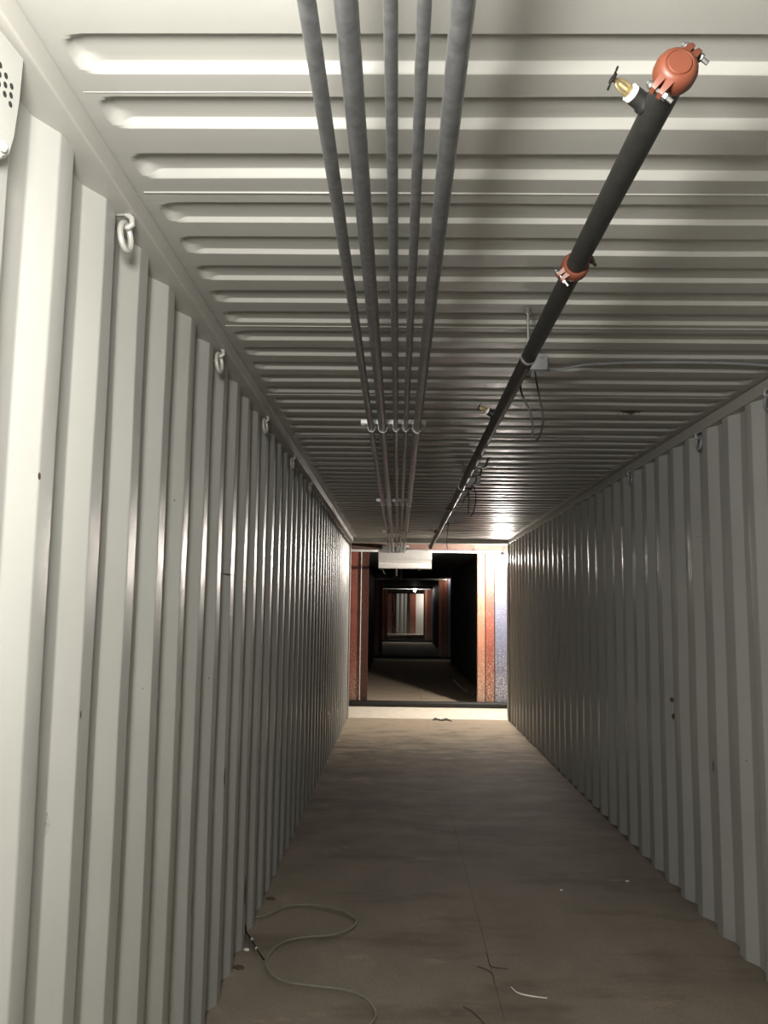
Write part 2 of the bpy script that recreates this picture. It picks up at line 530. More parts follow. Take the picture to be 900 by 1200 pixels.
# floor: long plywood sheets either side of the centre seam
fl = structure('floor', (0, 0, 0))
yb = [-0.1 + 2.43 * i for i in range(6)]
yb[-1] = Y1 - 0.005
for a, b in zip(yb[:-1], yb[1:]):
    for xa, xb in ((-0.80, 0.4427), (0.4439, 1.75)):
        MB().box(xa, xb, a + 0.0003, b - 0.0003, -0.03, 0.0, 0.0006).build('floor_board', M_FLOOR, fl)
MB().box(-0.9, 1.85, -0.2, Y1, -0.10, -0.031).build('subfloor', M_DARKFLOOR, fl)
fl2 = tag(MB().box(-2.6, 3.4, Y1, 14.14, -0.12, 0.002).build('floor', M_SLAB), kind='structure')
tag(MB().box(-2.6, 3.4, -3.0, -0.2, -0.12, 0.0).build('floor', M_SLAB), kind='structure')

# ------------------------------------------------------------------ the darker containers beyond


def far_container(y0, y1, mwall, mceil, first):
    global far_wall_mesh, far_roof_mesh
    L_ = y1 - y0
    if first:
        far_wall_mesh = wall_panel_mb(-1, 0, 0, PITCH * 4, 0.0, 0.0, 2.64, 0, 1).mesh('wall_panel', mwall, 60)
        far_roof_mesh = roof_panel_mb(0, 1.0, [.16, .36, .56, .76, .96], fine=False).mesh('roof_panel', mceil, 60)
    for nm, x, sx in (('wall_left', -0.738, 1), ('wall_right', 1.66, -1)):
        r = structure(nm, (x, y0, 0))
        n = int(L_ / (PITCH * 4)) + 1
        for k in range(n):
            o = bpy.data.objects.new('wall_panel', far_wall_mesh); COL.objects.link(o); o.parent = r
            o.location = (0, k * L_ / n, 0); o.scale = (sx, L_ / n / (PITCH * 4), 1)
    r = structure('ceiling', (0, y0, 0))
    n = int(L_) + 1
    for k in range(n):
        o = bpy.data.objects.new('roof_panel', far_roof_mesh); COL.objects.link(o); o.parent = r
        o.location = (0, k * L_ / n, 0); o.scale = (1, L_ / n, 1)
    f = structure('floor', (0, y0, 0))
    n = 5
    for k in range(n):
        for xa, xb in ((-0.80, 0.4415), (0.4445, 1.75)):
            MB().box(xa, xb, y0 + k * L_ / n + .002, y0 + (k + 1) * L_ / n - .002, -0.04, 0.0, 0.003).build('floor_board', M_FLOOR, f)
    MB().box(-0.9, 1.85, y0, y1, -0.10, -0.041).build('subfloor', M_DARKFLOOR, f)


def far_frame(y, idx, flange=True):
    """the red steel end frame that faces the camera"""
    t = structure('trim_%d' % idx, (0, y, 0))
    MB().box(-0.90, -0.632, y - 0.02, y + 0.12, 0, 2.62, 0.008).build('corner_post', M_RED, t)
    MB().box(-0.630, -0.618, y - 0.045, y + 0.12, 0, 2.60, 0.003).build('post_lip', M_GALV_LIP if idx == 5 else M_RED, t)  # pale lip on the nearest frame paints in the edge's lamp highlight
    MB().box(-0.616, -0.497, y + 0.02, y + 0.12, 0, 2.58, 0.008).build('inner_post', M_DARKRED, t)
    MB().box(1.346, 1.476, y - 0.03, y + 0.12, 0, 2.60, 0.010).build('inner_post', M_ORANGE, t)
    MB().box(1.486, 1.634, y - 0.01, y + 0.12, 0, 2.62, 0.010).build('corner_post', M_RED, t)
    MB().box(1.646, 2.10, y + 0.00, y + 0.05, 0, 2.70, 0.006).build('door_leaf', M_BLUE, t)
    MB().box(1.634, 1.646, y + 0.03, y + 0.12, 0, 2.62).build('gap_shade', M_BLACK, t)  # dark strip put in for the shaded gap beside the door leaf
    MB().box(1.476, 1.486, y + 0.05, y + 0.12, 0, 2.60).build('gap_shade', M_BLACK, t)  # dark strip put in for the shaded gap between the posts
    MB().box(-0.90, 1.95, y - 0.01, y + 0.14, 2.615, 2.86, 0.008).build('header_beam', M_BROWN, t)
    if flange:
        MB().box(-0.86, 1.62, y - 0.10, y - 0.012, 2.600, 2.612, 0.003).build('header_lip', M_GALV_LIP, t)
        MB().box(-0.86, 1.62, y - 0.10, y - 0.092, 2.572, 2.600, 0.003).build('header_lip', M_GALV_LIP, t)
    return t


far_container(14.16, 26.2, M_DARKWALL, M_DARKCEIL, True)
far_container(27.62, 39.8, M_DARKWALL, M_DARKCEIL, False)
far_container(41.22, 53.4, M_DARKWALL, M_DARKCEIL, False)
far_frame(14.16, 5); far_frame(27.62, 6); far_frame(41.22, 7)
for i, (ya, yb_) in enumerate(((26.2, 27.62), (39.8, 41.22), (53.4, 55.2))):
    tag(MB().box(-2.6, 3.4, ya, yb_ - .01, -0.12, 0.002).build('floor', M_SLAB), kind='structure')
    t = structure('trim_%d' % (8 + i), (0, ya, 0))
    MB().box(-0.90, 1.85, ya - 0.08, ya + 0.06, 2.585, 2.76, 0.008).build('header_beam', M_DARKWALL, t)
    MB().box(-0.92, -0.730, ya - 0.08, ya + 0.06, 0, 2.6, 0.008).build('corner_post', M_DARKWALL, t)
    MB().box(1.655, 1.85, ya - 0.08, ya + 0.06, 0, 2.6, 0.008).build('corner_post', M_DARKWALL, t)

# the closed end seen last of all
we = structure('wall_back', (0, 55.2, 0))
vs = []; xs = []
x = -1.2
while x < 2.6:
    for d, o in ((0, 0), (.07, 0), (.138, .036), (.21, .036)):
        xs.append((x + d, o))
    x += PITCH
for z in (0, 2.9):
    vs += [(a, 55.2 + o, z) for a, o in xs]
n = len(xs)
MB().add(vs, [(i, i + 1, n + i + 1, n + i) for i in range(n - 1)]).build('wall_panel', M_GREYWALL, we, sharp=20)
MB().box(-0.70, -0.40, 55.05, 55.19, 0, 2.8, .01).build('red_post', M_RED, we)
MB().box(-0.36, -0.10, 55.08, 55.19, 0, 2.8, .01).build('red_post', M_DARKRED, we)
MB().box(0.80, 1.18, 55.05, 55.19, 0, 2.8, .01).build('red_post', M_RED, we)
MB().box(1.20, 2.2, 55.10, 55.19, 0, 2.8, .01).build('pale_panel', M_WHITEPANEL, we)
for x in (1.32, 1.45, 1.58):
    MB().box(x, x + .012, 55.085, 55.10, 0, 2.8).build('panel_rib', M_WHITEPANEL, we)

# black pipes lying across the gaps in front of the next container
for y, lb in ((14.06, 'black pipe lying across the passage behind the nearest bright floor strip'),
              (27.52, 'second black pipe across the passage, at the far end of the first dark container'),
              (41.12, 'third and farthest black pipe across the passage, small and deep in the tunnel')):
    m = MB().tube([(-1.5, y, .052), (-.4, y, .052), (.6, y, .052), (2.4, y, .052)], .05, 18)
    tag(m.build('floor_pipe', M_BLACKPIPE, at=(0.45, y, 0.002)), lb, 'pipe', 'black pipes on the floor')

# ------------------------------------------------------------------ sprinkler pipe
SP0, SP1 = Vector((0.4405, 1.243, 2.49)), Vector((0.455, 11.62, 2.49))


def sp(y, z=0):
    t = (y - SP0.y) / (SP1.y - SP0.y)
    return SP0.lerp(SP1, t) + Vector((0, 0, z))


pipe = empty('sprinkler_pipe', sp(1.27))
tag(pipe, 'black steel sprinkler pipe with orange end cap hung under the ceiling', 'pipe')
MB().tube([sp(1.253), sp(11.60)], 0.0249, 28).build('pipe_run', M_BLACKPIPE, pipe)
MB().lathe(sp(11.55), (0, 1, 0), [(0, .0255), (.0, .033), (.02, .035), (.07, .035), (.075, .030), (.09, .028), (.09, .017)], 20).build('pipe_end', M_RUSTPIPE, pipe)


def clamp(y, closed, part):
    """grooved coupling: two iron halves bolted together at two ears; `closed` makes the end cap"""
    K = 0.815
    R = 0.043 * K
    c = sp(y)
    m = MB()
    if closed:
        prof = [(-0.028, .010), (-0.028, .0225), (-0.0265, .024), (-0.0245, .0245), (-0.0245, .0265), (-0.026, .0275), (-0.0245, .0335),
                (-0.017, .0395), (-0.006, .043), (.012, .043), (.021, .0400), (.025, .0345), (.025, .030)]
    else:
        prof = [(-.024, .0305), (-.024, .036), (-.019, .0405), (-.010, .043), (.010, .043), (.019, .0405), (.024, .036), (.024, .0305)]
    m.lathe(c, (0, 1, 0), [(a * K, b * K) for a, b in prof], 36)
    body = m.build(part, M_ORANGECAP, pipe, sharp=40)
    # the ears: direction across the pipe, tipped from lower left to upper right
    d = Vector((0.66, 0, 0.75)).normalized() if closed else Vector((0.80, 0, 0.60)).normalized()
    e = Vector((d.z, 0, -d.x))
    for s in (-1, 1):
        for side in (-1, 1):
            mm = MB()
            pc = c + d * s * (R + 0.005) + e * side * 0.0072
            # a tapered lug, wide at the body
            vs = []
            for k, (dd, wy, we_) in enumerate(((-0.012, .017, .0060), (0.003, .012, .0048), (0.011, .007, .0038))):
                for a, b in ((-1, -1), (1, -1), (1, 1), (-1, 1)):
                    vs.append(pc + d * s * dd + Vector((0, a * wy, 0)) + e * b * we_)
            fs = [(0, 3, 2, 1), (8, 9, 10, 11)] + [(k * 4 + i, k * 4 + (i + 1) % 4, k * 4 + 4 + (i + 1) % 4, k * 4 + 4 + i) for k in range(2) for i in range(4)]
            mm.add(vs, fs).build('ear', M_ORANGECAP, body)
        pb = c + d * s * (R + 0.0095)
        bl = MB().tube([pb - e * 0.022, pb + e * 0.030], .0042, 10).build('bolt', M_BOLT, body)
        MB().lathe(pb + e * 0.0118, e, [(0, .0072), (.0065, .0072)], 6).build('nut', M_BOLT, body)
        MB().lathe(pb - e * 0.0118, -e, [(0, .0072), (.004, .0072), (.008, .0045)], 10).build('bolt_head', M_BOLT, body)
    return body


clamp(1.260, True, 'end_cap')
clamp(2.035, False, 'coupling')
clamp(7.05, False, 'coupling')


def sprinkler(y, d):
    d = Vector(d).normalized()
    c = sp(y)
    up = Vector((0, 1, 0)); e = d.cross(up).normalized()
    b = MB().lathe(c + d * 0.024, d, [(0, .019), (.006, .0185), (.010, .016), (.028, .016), (.030, .014)], 18).build('sprinkler_head', M_BLACK, pipe)
    MB().lathe(c + d * .052, d, [(0, .0145), (.001, .0155), (.008, .0155), (.009, .012)], 20).build('thread_tape_ring', M_WHITE, b)
    MB().lathe(c + d * .061, d, [(0, .012), (.006, .012)], 6).build('hex_nut', M_BRASS, b)
    fr = MB()
    for s in (-1, 1):
        fr.tube([c + d * .064 + e * s * .009, c + d * .076 + e * s * .0105, c + d * .088 + e * s * .006, c + d * .092], .0028, 8)
    fr.lathe(c + d * .088, d, [(0, .004), (.010, .0045)], 10)
    fr.build('frame_arms', M_BRASS, b)
    MB().lathe(c + d * .066, d, [(0, .002), (.003, .0026), (.018, .0026), (.021, .001)], 10).build('glass_bulb', M_REDBULB, b)
    df = MB().lathe(c + d * .098, d, [(0, .006), (.0005, .010), (.0015, .010), (.0015, .005)], 24)
    for k in range(14):                                            # toothed rim of the deflector
        a = 2 * PI * k / 14; r = up * math.cos(a) + e * math.sin(a); q = d.cross(r)
        p = c + d * .0985
        df.add([p + r * .009 - q * .0016, p + r * .009 + q * .0016, p + r * .0195 + q * .0036, p + r * .0195 - q * .0036,
                p + r * .009 - q * .0016 + d * .0014, p + r * .009 + q * .0016 + d * .0014, p + r * .0195 + q * .0036 + d * .0014, p + r * .0195 - q * .0036 + d * .0014],
               [(0, 1, 2, 3), (4, 7, 6, 5), (0, 4, 5, 1), (1, 5, 6, 2), (2, 6, 7, 3), (3, 7, 4, 0)])
    df.build('deflector', M_BLACK, b)


sprinkler(1.372, (-0.84, -0.42, 0.36))
sprinkler(3.70, (-0.86, -0.26, 0.42))
sprinkler(9.50, (-0.86, -0.26, 0.42))


def hanger(y, lb):
    c = sp(y)
    h = empty('pipe_hanger', (c.x, c.y, ZC - 0.004))
    tag(h, lb, 'pipe hanger', 'hangers of the sprinkler pipe')
    m = MB()
    n = 36; vs = []
    for k in range(n):
        a = 2 * PI * k / n
        for r, yy in ((.0256, -.010), (.0276, -.010), (.0276, .010), (.0256, .010)):
            vs.append(c + Vector((r * math.cos(a), yy, r * math.sin(a))))
    m.add(vs, [(k * 4 + j, k * 4 + (j + 1) % 4, ((k + 1) % n) * 4 + (j + 1) % 4, ((k + 1) % n) * 4 + j) for k in range(n) for j in range(4)])
    m.build('ring_strap', M_ZINC, h)
    MB().box(c.x - .010, c.x + .010, c.y - .010, c.y + .010, c.z + .026, c.z + .050, .003).build('swivel_nut', M_ZINC, h)
    MB().tube([c + Vector((0, 0, .05)), Vector((c.x, c.y, ZC - .01))], .0048, 10).build('threaded_rod', M_ZINC, h)
    MB().lathe(Vector((c.x, c.y, ZC - .028)), (0, 0, 1), [(0, .010), (.010, .010), (.010, .007), (.027, .007)], 6).build('rod_anchor', M_ZINC, h)


hanger(2.80, 'thin pipe hanger nearest the camera, ring and threaded rod on the black pipe')
hanger(5.85, 'second pipe hanger along the black sprinkler pipe, beyond the junction box')
hanger(8.90, 'farther pipe hanger on the black sprinkler pipe, close to the header beam')

# ------------------------------------------------------------------ conduits and their struts
CZ = 2.522
runs = [(-0.147, -0.129, .0148, 'leftmost of the five steel conduits under the ceiling'),
        (-0.087, -0.080, .0190, 'thick steel conduit second from the left of the five overhead'),
        (-0.020, -0.014, .0117, 'thin steel conduit in the middle of the five overhead'),
        (0.030, 0.032, .0117, 'thin steel conduit second from the right of the five overhead'),
        (0.088, 0.087, .0190, 'thick steel conduit rightmost of the five, nearest the black pipe')]
strut_y = [4.12, 7.16, 10.1]


def cx(i, y):
    a, b = runs[i][:2]
    return a + (b - a) * (y - 1.15) / 12.1


for i, (a, b, r, lb) in enumerate(runs):
    c = empty('steel_conduit', (cx(i, 0.25), 0.25, CZ))
    tag(c, lb, 'conduit', 'electrical conduits under the ceiling')
    MB().tube([(cx(i, y) + 0.002 * noise.noise((i * 7, y, 0)), y, CZ + 0.003 * noise.noise((i * 3, y * .6, 9)) * (0 if y > 12.8 else 1))
               for y in (0.22, 1.5, 3, 4.5, 6, 7.5, 9, 10.5, 12, 12.9, 13.235)], r, 20).build('conduit_tube', M_GALV, c)
    MB().lathe((cx(i, 13.2), 13.19, CZ), (0, 1, 0), [(0, r), (0, r + .004), (.025, r + .004), (.027, r + .005), (.045, r + .005)], 16).build('box_connector', M_ZINC, c)


def strut(y, lb):
    zb = CZ + .0215; zt = zb + .023
    s = empty('strut_rack', (-0.03, y, ZC))
    tag(s, lb, 'bracket', 'struts that carry the conduits')
    m = MB()                                                       # slotted C channel with an open underside
    x0, x1 = -0.195, 0.132
    m.box(x0, x1, y - .0205, y - .0185, zb, zt).box(x0, x1, y + .0185, y + .0205, zb, zt).box(x0, x1, y - .0205, y + .0205, zt - .002, zt)
    m.box(x0, x1, y - .0185, y - .011, zb, zb + .002).box(x0, x1, y + .011, y + .0185, zb, zb + .002)
    tag(m.build('strut_channel', M_STRUT, s), kind=None)
    for x in (x0 + .03, x1 - .03):
        MB().tube([(x, y, zt - .01), (x, y, ZC + .004)], .005, 8).build('threaded_rod', M_ZINC, s)
        MB().lathe((x, y, zt), (0, 0, 1), [(0, .009), (.008, .009)], 6).build('nut', M_ZINC, s)
    for i in range(5):
        r = runs[i][2] + .0015; xx = cx(i, y)
        st = MB()
        n = 16; vs = []
        pts = [(-r - .012, zb + .004)] + [(-r, zb + .001)] + [(r * math.cos(a), CZ + r * math.sin(a)) for a in [PI + PI * k / n for k in range(n + 1)]] + [(r, zb + .001), (r + .012, zb + .004)]
        for (px, pz) in pts:
            for dy in (-.010, .010):
                vs.append((xx + px, y + dy, pz))
        for j, (px, pz) in enumerate(pts):
            q = Vector((px, 0, pz - CZ)); q = q / max(q.length, 1e-6) * .0018
            for dy in (-.010, .010):
                vs.append((xx + px + q.x, y + dy, pz + q.z))
        np_ = len(pts); o = 2 * np_
        fs = []
        for j in range(np_ - 1):
            a, b2, c2, d2 = 2 * j, 2 * j + 1, 2 * j + 3, 2 * j + 2
            fs += [(a, b2, c2, d2), (o + a, o + d2, o + c2, o + b2), (a, d2, o + d2, o + a), (b2, o + b2, o + c2, c2)]
        fs += [(0, o, o + 1, 1), (2 * np_ - 2, 2 * np_ - 1, o + 2 * np_ - 1, o + 2 * np_ - 2)]
        k = st.add(vs, fs).build('conduit_strap', M_ZINC, s)
        MB().tube([(xx - r - .010, y, zb + .010), (xx - r - .016, y, zb - .016)], .0032, 8).build('strap_screw', M_ZINC, k)


strut(4.12, 'white strut rack across the five conduits, nearest and brightest of the three')
strut(7.16, 'strut rack holding the conduits midway to the far end, second from the camera')
strut(10.1, 'farthest small strut rack holding the conduits, just before the white box')

# ------------------------------------------------------------------ white pull box where the conduits end
bx = empty('pull_box', (0.11, 13.36, 2.27))
tag(bx, 'white metal pull box hung at the far end where conduits enter', 'electrical box')
MB().box(-0.317, 0.537, 13.24, 13.50, 2.402, 2.560, .006).build('box_body', M_BOXWHITE, bx)
m = MB()                                                           # lower cover, its top half leaning back
vs = [(x, y, z) for x in (-0.314, 0.534) for y, z in ((13.25, 2.401), (13.325, 2.345), (13.325, 2.335), (13.262, 2.272), (13.262, 2.262), (13.49, 2.262), (13.49, 2.401))]
m.add(vs, [tuple(range(7)), tuple(range(13, 6, -1))] + [(i, i + 7, (i + 1) % 7 + 7, (i + 1) % 7) for i in range(7)])
m.build('box_cover', M_BOXWHITE, bx, sharp=15)
for x in (-0.20, 0.13, 0.45):
    MB().lathe((x, 13.24, 2.545), (0, -1, 0), [(0, .007), (.004, .006)], 8).build('cover_screw', M_ZINC, bx)
MB().box(-0.26, 0.17, 13.44, 13.49, 2.56, 2.63, .004).build('hanging_bracket', M_GALV_LIP, bx)
MB().box(-0.26, 0.17, 13.44, 14.165, 2.63, 2.638, .002).build('hanging_bracket', M_GALV_LIP, bx)
MB().tube(spline([(-.29, 13.30, 2.266), (-.27, 13.30, 2.235), (-.225, 13.30, 2.225), (-.235, 13.30, 2.20), (-.20, 13.30, 2.165)], 5), .004, 6).build('loose_wire', M_GREYCABLE, bx)
MB().lathe((.34, 13.36, 2.235), (0, 0, 1), [(0, .012), (.02, .018), (.03, .018)], 10).build('knockout_plug', M_ZINC, bx)
MB().tube([(-0.02, 13.40, 2.265), (-0.02, 13.40, 2.20), (-0.02, 13.47, 2.16)], .013, 10).build('drop_nipple', M_GALV, bx)

cb = []
for k, (x, lb) in enumerate(((-0.06, 'leftmost black cable run leaving the back of the white pull box'),
                             (0.00, 'middle black cable run leaving the back of the white pull box'),
                             (0.06, 'rightmost black cable run leaving the back of the white pull box'))):
    pts = [(x, 13.48, 2.36), (x, 13.8, 2.34), (x, 14.6, 2.36)] + [(x + .01 * noise.noise((k, j, 0)), 16 + 2.4 * j, 2.44 - .07 * (j % 2)) for j in range(5)]
    tag(MB().tube(spline(pts, 4), .018, 8).build('ceiling_cable', M_BLACK, at=(x, 13.48, 2.36)), lb, 'cable', 'cables into the dark container')
for k, y in enumerate((16.0, 20.8)):
    h = empty('cable_hanger', (0, y, 2.67))
    tag(h, ('near cable hanger in the dark container, holding three black cables', 'second cable hanger in the dark container, deeper in')[k], 'bracket', 'cable hangers in the dark container')
    MB().box(-0.12, .12, y - .02, y + .02, 2.40, 2.418, .002).build('hanger_bar', M_GALV, h)
    for x in (-.105, .105):
        MB().tube([(x, y, 2.405), (x, y, 2.68)], .006, 8).build('hanger_rod', M_GALV, h)

# ------------------------------------------------------------------ junction boxes on the ceiling


def junction_box(x, y, w_, lb, group, whip):
    b = empty('junction_box', (x, y, ZC)); tag(b, lb, 'junction box', group)
    MB().box(x - w_ / 2, x + w_ / 2, y - .02, y + .075, ZC - .062, ZC - .006, .003).build('box_body', M_GREYBOX, b)
    MB().box(x - w_ / 2 - .002, x + w_ / 2 + .002, y - .023, y - .0195, ZC - .064, ZC - .004, .001).build('cover_plate', M_GREYBOX, b)
    for sx in (-.3, .3):
        MB().lathe((x + sx * w_, y - .023, ZC - .016), (0, -1, 0), [(0, .0045), (.003, .004)], 8).build('cover_screw', M_ZINC, b)
    MB().tube([(x - .07, y - .0, ZC - .062), (x - .07, y, ZC - .085), (x - .015, y + .01, ZC - .085), (x - .015, y + .01, ZC - .06)], .007, 8).build('connector', M_BLACK, b)
    for p in whip:
        MB().tube(spline(p, 6), .0042, 7).build('loose_wire', M_BLACK, b)


WH = [[(0.560, 3.37, 2.61), (0.566, 3.36, 2.55), (0.579, 3.36, 2.478), (0.590, 3.36, 2.400), (0.577, 3.36, 2.335), (0.563, 3.36, 2.314)],
      [(0.497, 3.34, 2.585), (0.493, 3.31, 2.505), (0.530, 3.30, 2.41), (0.540, 3.30, 2.312)]]
junction_box(0.552, 3.36, 0.105, 'grey steel junction box on ceiling with two long dangling wires', 'junction boxes on the ceiling', WH)
junction_box(0.60, 6.62, 0.105, 'second junction box on the ceiling, dark and half behind the black pipe', 'junction boxes on the ceiling',
             [[(0.60, 6.63, 2.61), (0.62, 6.62, 2.52), (0.60, 6.62, 2.40), (.575, 6.62, 2.36)], [(.565, 6.62, 2.60), (.56, 6.6, 2.5), (.555, 6.6, 2.38)]])
junction_box(0.58, 9.40, 0.105, 'farthest junction box on the ceiling near the end of black pipe', 'junction boxes on the ceiling',
             [[(0.57, 9.41, 2.61), (0.56, 9.40, 2.52), (0.55, 9.40, 2.36), (.56, 9.40, 2.30)]])
# ribbed armoured cable from the box to the right rail
pts = spline([(0.598, 3.40, 2.636), (0.645, 3.43, 2.634), (0.683, 3.45, 2.64), (0.76, 3.43, 2.652), (0.834, 3.42, 2.656), (1.006, 3.406, 2.660), (1.362, 3.409, 2.661), (1.60, 3.44, 2.658)], 22)
mm = MB().tube(pts, [.0052 + .0011 * (k % 2) for k in range(len(pts))], 8)
tag(mm.build('armoured_cable', M_GREYBOX, at=(0.6, 3.4, 2.64)), 'ribbed armoured cable from the junction box across ceiling to right wall', 'cable')

# wires tied along the black pipe further on
pts = [(0.455 + .044 + .012 * noise.noise((j, 0, 0)), 4.6 + .16 * j, 2.465 - .022 * (j % 2)) for j in range(13)]
tag(MB().tube(spline(pts, 4), .006, 7).build('tied_wire', M_BLACK, at=pts[0]), 'black wire tied along the sprinkler pipe beyond the hanging wires', 'cable')

# ------------------------------------------------------------------ vent cover and lashing rings
v = empty('vent_cover', (-0.71, 1.30, 2.40))
tag(v, 'white ventilator cover with nine small holes high on the left wall', 'vent')
# a shallow pressed shell, leaned slightly so its face catches more of the lamp light


def vent_at(t, z, d=0.0):                                          # t along the leaning face, d proud of it
    return Vector((-0.714 + 0.08 * t + d, 1.13 + t, z))


rim = [(0, 2.43), (.22, 2.385), (.240, 2.40), (.252, 2.44), (.262, 2.52), (.266, 2.606), (0, 2.606)]
vs = []
for k, d in ((0, -.05), (0, -.004), (.006, .004)):
    c = (.13, 2.5)
    vs += [vent_at(t + (c[0] - t) * k * 8, z + (c[1] - z) * k * 8, d) for t, z in rim]
n = len(rim)
fs = [tuple(range(2 * n, 3 * n)), tuple(range(n - 1, -1, -1))] + [(k * n + i, k * n + (i + 1) % n, k * n + n + (i + 1) % n, k * n + n + i) for k in range(2) for i in range(n)]
MB().add(vs, fs).build('vent_shell', M_WALL_L, v)
for i in range(3):
    for j in range(3):
        MB().lathe(vent_at(.190 + .019 * i, 2.541 - .017 * j - .007 * i, .0035), (1, -.08, 0), [(0, .0052), (.0016, .0052), (.0014, .003)], 14).build('vent_hole', M_HOLE, v)
MB().lathe(vent_at(.212, 2.405, .003), (.95, -.3, -.1), [(0, .010), (.006, .010), (.009, .006)], 12).build('rivet', M_WALL_L, v)


def lashing_ring(x, y, z, side, lb, group, rz=0.0):
    r = empty('lashing_ring', (x, y, z + .06)); tag(r, lb, 'lashing ring', group)
    k = side * -1                                                   # into the room
    m = MB()
    m.torus((x + k * .012, y, z - .004), (1, -.2 * k + rz, .1 * k), .036, .0075, 22, 8, 0.72)
    rm = M_RAIL if side < 0 else M_GREYBOX  # darker grey on the right rings paints in that side's dimmer light
    m.build('ring', rm, r)
    MB().tube([(x - k * .02, y + .004, z + .062), (x + k * .008, y + .004, z + .060), (x + k * .024, y + .004, z + .047), (x + k * .026, y + .004, z + .030),
               (x + k * .016, y + .004, z + .022), (x + k * .0, y + .004, z + .026)], .0078, 8).build('hook_lug', rm, r)


for y, z, lb in ((2.00, 2.552, 'white lashing ring under left rail, the largest and nearest of the row'),
                 (3.11, 2.560, 'second lashing ring from the camera under the left rail'),
                 (4.23, 2.560, 'third lashing ring from the camera under the left rail'),
                 (5.35, 2.560, 'fourth lashing ring from the camera under the left rail'),
                 (6.46, 2.560, 'fifth lashing ring from the camera under the left rail')):
    lashing_ring(-0.712, y, z, -1, lb, 'lashing rings along the left rail')
for y, z, lb in ((3.64, 2.560, 'lashing ring at the right picture edge under the right rail'),
                 (4.50, 2.548, 'dark lashing ring under right rail, between the nearest and farthest there'),
                 (5.85, 2.560, 'farthest of the lashing rings visible under the right rail')):
    lashing_ring(1.650, y, z, 1, lb, 'lashing rings along the right rail')

# ------------------------------------------------------------------ work lights


def bulb(loc, cord, mat, r, lb, mat_cord):
    l = empty('work_light', loc); tag(l, lb, 'lamp', 'bare bulbs in the gaps')
    p = Vector(loc)
    MB().lathe(p - Vector((0, 0, r * 1.15)), (0, 0, 1), [(0, .001)] + [(r - r * math.cos(a), r * math.sin(a)) for a in [PI * k / 10 for k in range(1, 9)]] + [(r * 2.2, r * .5)], 16).build('bulb', mat, l, sharp=80)
    MB().lathe(p + Vector((0, 0, r * 1.07)), (0, 0, 1), [(0, r * .5), (0, r * .6), (.05, r * .6), (.06, r * .25)], 14).build('socket', M_BLACK, l)
    MB().tube(cord, .004, 6).build('cord', mat_cord, l)


bulb((1.644, 13.10, 2.42), [(1.644, 13.10, 2.52), (1.70, 13.4, 2.64), (1.786, 13.9, 2.712), (1.60, 13.9, 2.712), (1.306, 13.9, 2.708), (1.303, 13.92, 2.65), (1.303, 14.15, 2.62)], M_BULB, .045,
     'glaring bare bulb at the upper right corner of the far opening', M_WHITE)
bulb((0.822, 40.6, 2.53), [(0.822, 40.6, 2.63), (0.822, 40.9, 2.68), (0.822, 41.21, 2.70)], M_BULB2, .07,
     'small distant bare bulb hanging deep inside the tunnel', M_BLACK)

# ------------------------------------------------------------------ things on the floor
cable = [(-0.74, 4.541), (-0.667, 4.585), (-0.621, 4.667), (-0.57, 4.729), (-0.489, 4.751), (-0.392, 4.729), (-0.292, 4.669), (-0.217, 4.578), (-0.194, 4.518), (-0.21, 4.437), (-0.26, 4.36), (-0.333, 4.323), (-0.429, 4.304), (-0.509, 4.259), (-0.561, 4.178), (-0.582, 4.076), (-0.58, 3.981), (-0.555, 3.902), (-0.512, 3.838), (-0.449, 3.798), (-0.352, 3.771), (-0.257, 3.755), (-0.19, 3.728), (-0.123, 3.671), (-0.085, 3.597), (-0.069, 3.524), (-0.077, 3.48), (-0.093, 3.441), (-0.13, 3.35), (-0.19, 3.25), (-0.26, 3.2)]
pts = [(x, y, .0058 + .004 * abs(noise.noise((x * 4, y * 4, 0)))) for x, y in cable]
tag(MB().tube(spline(pts, 5), .0055, 9).build('loose_cable', M_GREYCABLE, at=(-.58, 4.0, 0)), 'grey cable lying in a loose S loop on floor by left wall', 'cable')
c2 = [(-0.752, 4.39, .03), (-0.735, 4.34, .012), (-0.697, 4.263, .006), (-0.641, 4.123, .008), (-0.600, 4.035, .006)]
e2 = tag(MB().tube(spline(c2, 5), .0048, 8).build('cable_offcut', M_BLACK, at=(-.7, 4.2, 0)), 'short dark cable end crossing the grey cable beside the left wall', 'cable')
MB().lathe((-0.690, 4.247, .0065), (-.3, .94, 0), [(0, .006), (.02, .006)], 8).build('tape_band', M_PALE, e2)
MB().lathe((-0.650, 4.143, .008), (-.4, .9, 0), [(0, .006), (.012, .006)], 8).build('tape_band', M_PALE, e2)


def scrap(name, pts, r, mat, lb, cat='scrap', group=None):
    p = [(x, y, r + .0004 + .0012 * (k % 2)) for k, (x, y) in enumerate(pts)]
    rs = None
    q = spline(p, 4)
    n = len(q)
    tag(MB().tube(q, [r * (0.55 + 0.45 * math.sin(PI * (k + .6) / (n + .2))) for k in range(n)], 6).build(name, mat, at=p[0]), lb, cat, group)


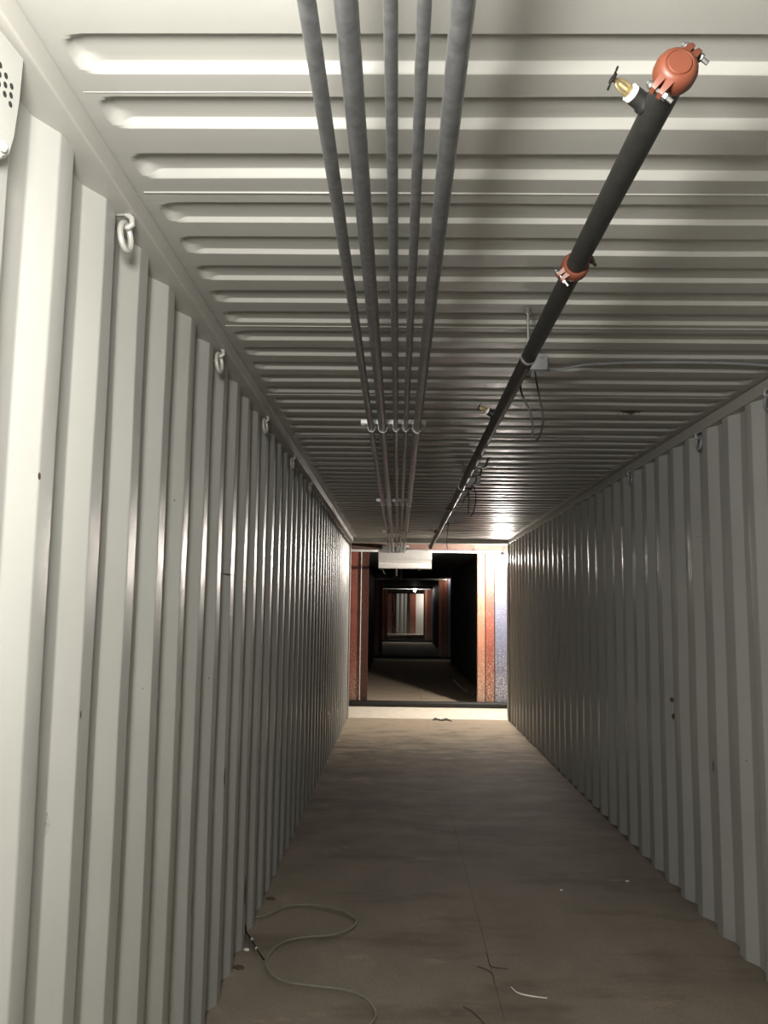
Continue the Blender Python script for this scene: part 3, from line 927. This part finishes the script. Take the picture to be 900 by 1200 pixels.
G = 'wire scraps on the floor'
scrap('wire_scrap', [(0.382, 4.013), (0.425, 3.971), (0.443, 3.919), (0.439, 3.846)], .0026, M_TWIG, 'bent dark wire scrap on the floor seam, lower left of a crossed pair', group=G)
scrap('wire_scrap', [(0.441, 4.167), (0.440, 4.061), (0.448, 4.012), (0.521, 3.987)], .0024, M_TWIG, 'L-shaped dark wire scrap on the floor seam, upper right of a crossed pair', group=G)
scrap('wire_scrap', [(0.507, 3.809), (0.53, 3.751), (0.588, 3.725), (0.646, 3.709)], .0028, M_PALE, 'pale thin wire scrap on the near floor right of the dark ones', group=G)
scrap('wire_scrap', [(0.287, 3.619), (0.32, 3.576), (0.357, 3.489), (.37, 3.43)], .0026, M_TWIG, 'curved dark wire scrap at the bottom edge of the picture', group=G)


def chip(x, y, s, mat, lb, name='paper_chip', cat='scrap'):
    m = MB(); n = 9; vs = []
    for z, f in ((0.0005, 1.0), (.006, 0.8)):
        for k in range(n):
            a = 2 * PI * k / n; q = s * f * (0.6 + .6 * abs(noise.noise((k * 1.7, x * 9, y))))
            vs.append((x + q * math.cos(a) * 1.3, y + q * math.sin(a), z))
    m.add(vs, [tuple(range(n))[::-1], tuple(range(n, 2 * n))] + [(k, (k + 1) % n, n + (k + 1) % n, n + k) for k in range(n)])
    tag(m.build(name, mat, at=(x, y, 0)), lb, cat, 'small chips on the floor')


chip(0.972, 5.08, .010, M_PALE, 'tiny white chip on the floor right of the centre seam')
chip(1.405, 5.267, .011, M_PALE, 'tiny white chip on the floor close to the right wall')
chip(-0.70, 4.148, .016, M_PALE, 'white chip on the floor against the left wall by the cable')
chip(-0.70, 3.95, .032, M_DEBRIS, 'dark dirt clod at the foot of the left wall ridges', 'dirt_clod', 'dirt')
chip(-0.69, 4.85, .032, M_DEBRIS, 'dark dirt clod behind the grey cable at the left wall', 'dirt_clod', 'dirt')
# crumpled dark rag on the edge of the bright floor strip
m = MB(); nx, ny = 12, 6; vs = []
for j in range(ny):
    for i in range(nx):
        x = 0.53 + .28 * i / (nx - 1); y = 12.42 + .14 * j / (ny - 1) + .05 * math.sin(i * .9) - .12 * max(0, (i - 7) / 4)
        e = min(i, nx - 1 - i, j, ny - 1 - j)
        vs.append((x + .01 * noise.noise((i, j, 3)), y, .002 + (.035 * abs(noise.noise((i * .8, j * .9, 1))) + .006) * (e > 0)))
fs = [(j * nx + i, j * nx + i + 1, (j + 1) * nx + i + 1, (j + 1) * nx + i) for j in range(ny - 1) for i in range(nx - 1)]
tag(m.add(vs, fs).build('crumpled_rag', M_DEBRIS, at=(.66, 12.48, 0)), 'crumpled dark rag lying at the edge of the bright floor strip', 'rag')
# inside the first dark container, by its right wall
tag(MB().tube([(1.30, 19.3, .02), (1.31, 18, .02), (1.36, 16.6, .02)], .022, 8).build('floor_board_offcut', M_GREYWALL, at=(1.31, 18, 0)), 'long grey batten on the dark floor beside the right wall', 'batten')
m = MB()
for k in range(7):
    x, y = 1.36 + .06 * random.random(), 15.75 + .35 * random.random()
    m.tube(spline([(x, y, .02), (x + .06, y + .04, .05 + .12 * random.random()), (x + .02 - .09 * (k % 2), y + .1, .14 * random.random() + .02), (x + .08, y + .02, .02)], 4), .007, 6)
tag(m.build('wire_tangle', M_GREYCABLE, at=(1.42, 15.9, 0)), 'tangle of grey wire on the floor beside the orange post', 'wire', kind='stuff')
# loose cables hanging before the last wall
for k, (pts, lb) in enumerate((([(-.55, 53.9, 2.5), (-.56, 53.9, 1.6), (-.35, 53.9, 1.0), (-.5, 53.9, .5), (-.15, 53.9, .03)], 'leftmost dangling grey cable at the far tunnel end'),
                               ([(-.30, 53.95, 2.5), (-.22, 53.95, 1.5), (-.42, 53.95, .8), (-.2, 53.95, .3), (.02, 53.95, .03)], 'second dangling grey cable at the far tunnel end'))):
    tag(MB().tube(spline(pts, 6), .025, 6).build('hanging_cable', M_GREYCABLE, at=pts[-1]), lb, 'cable', 'cables at the tunnel end')
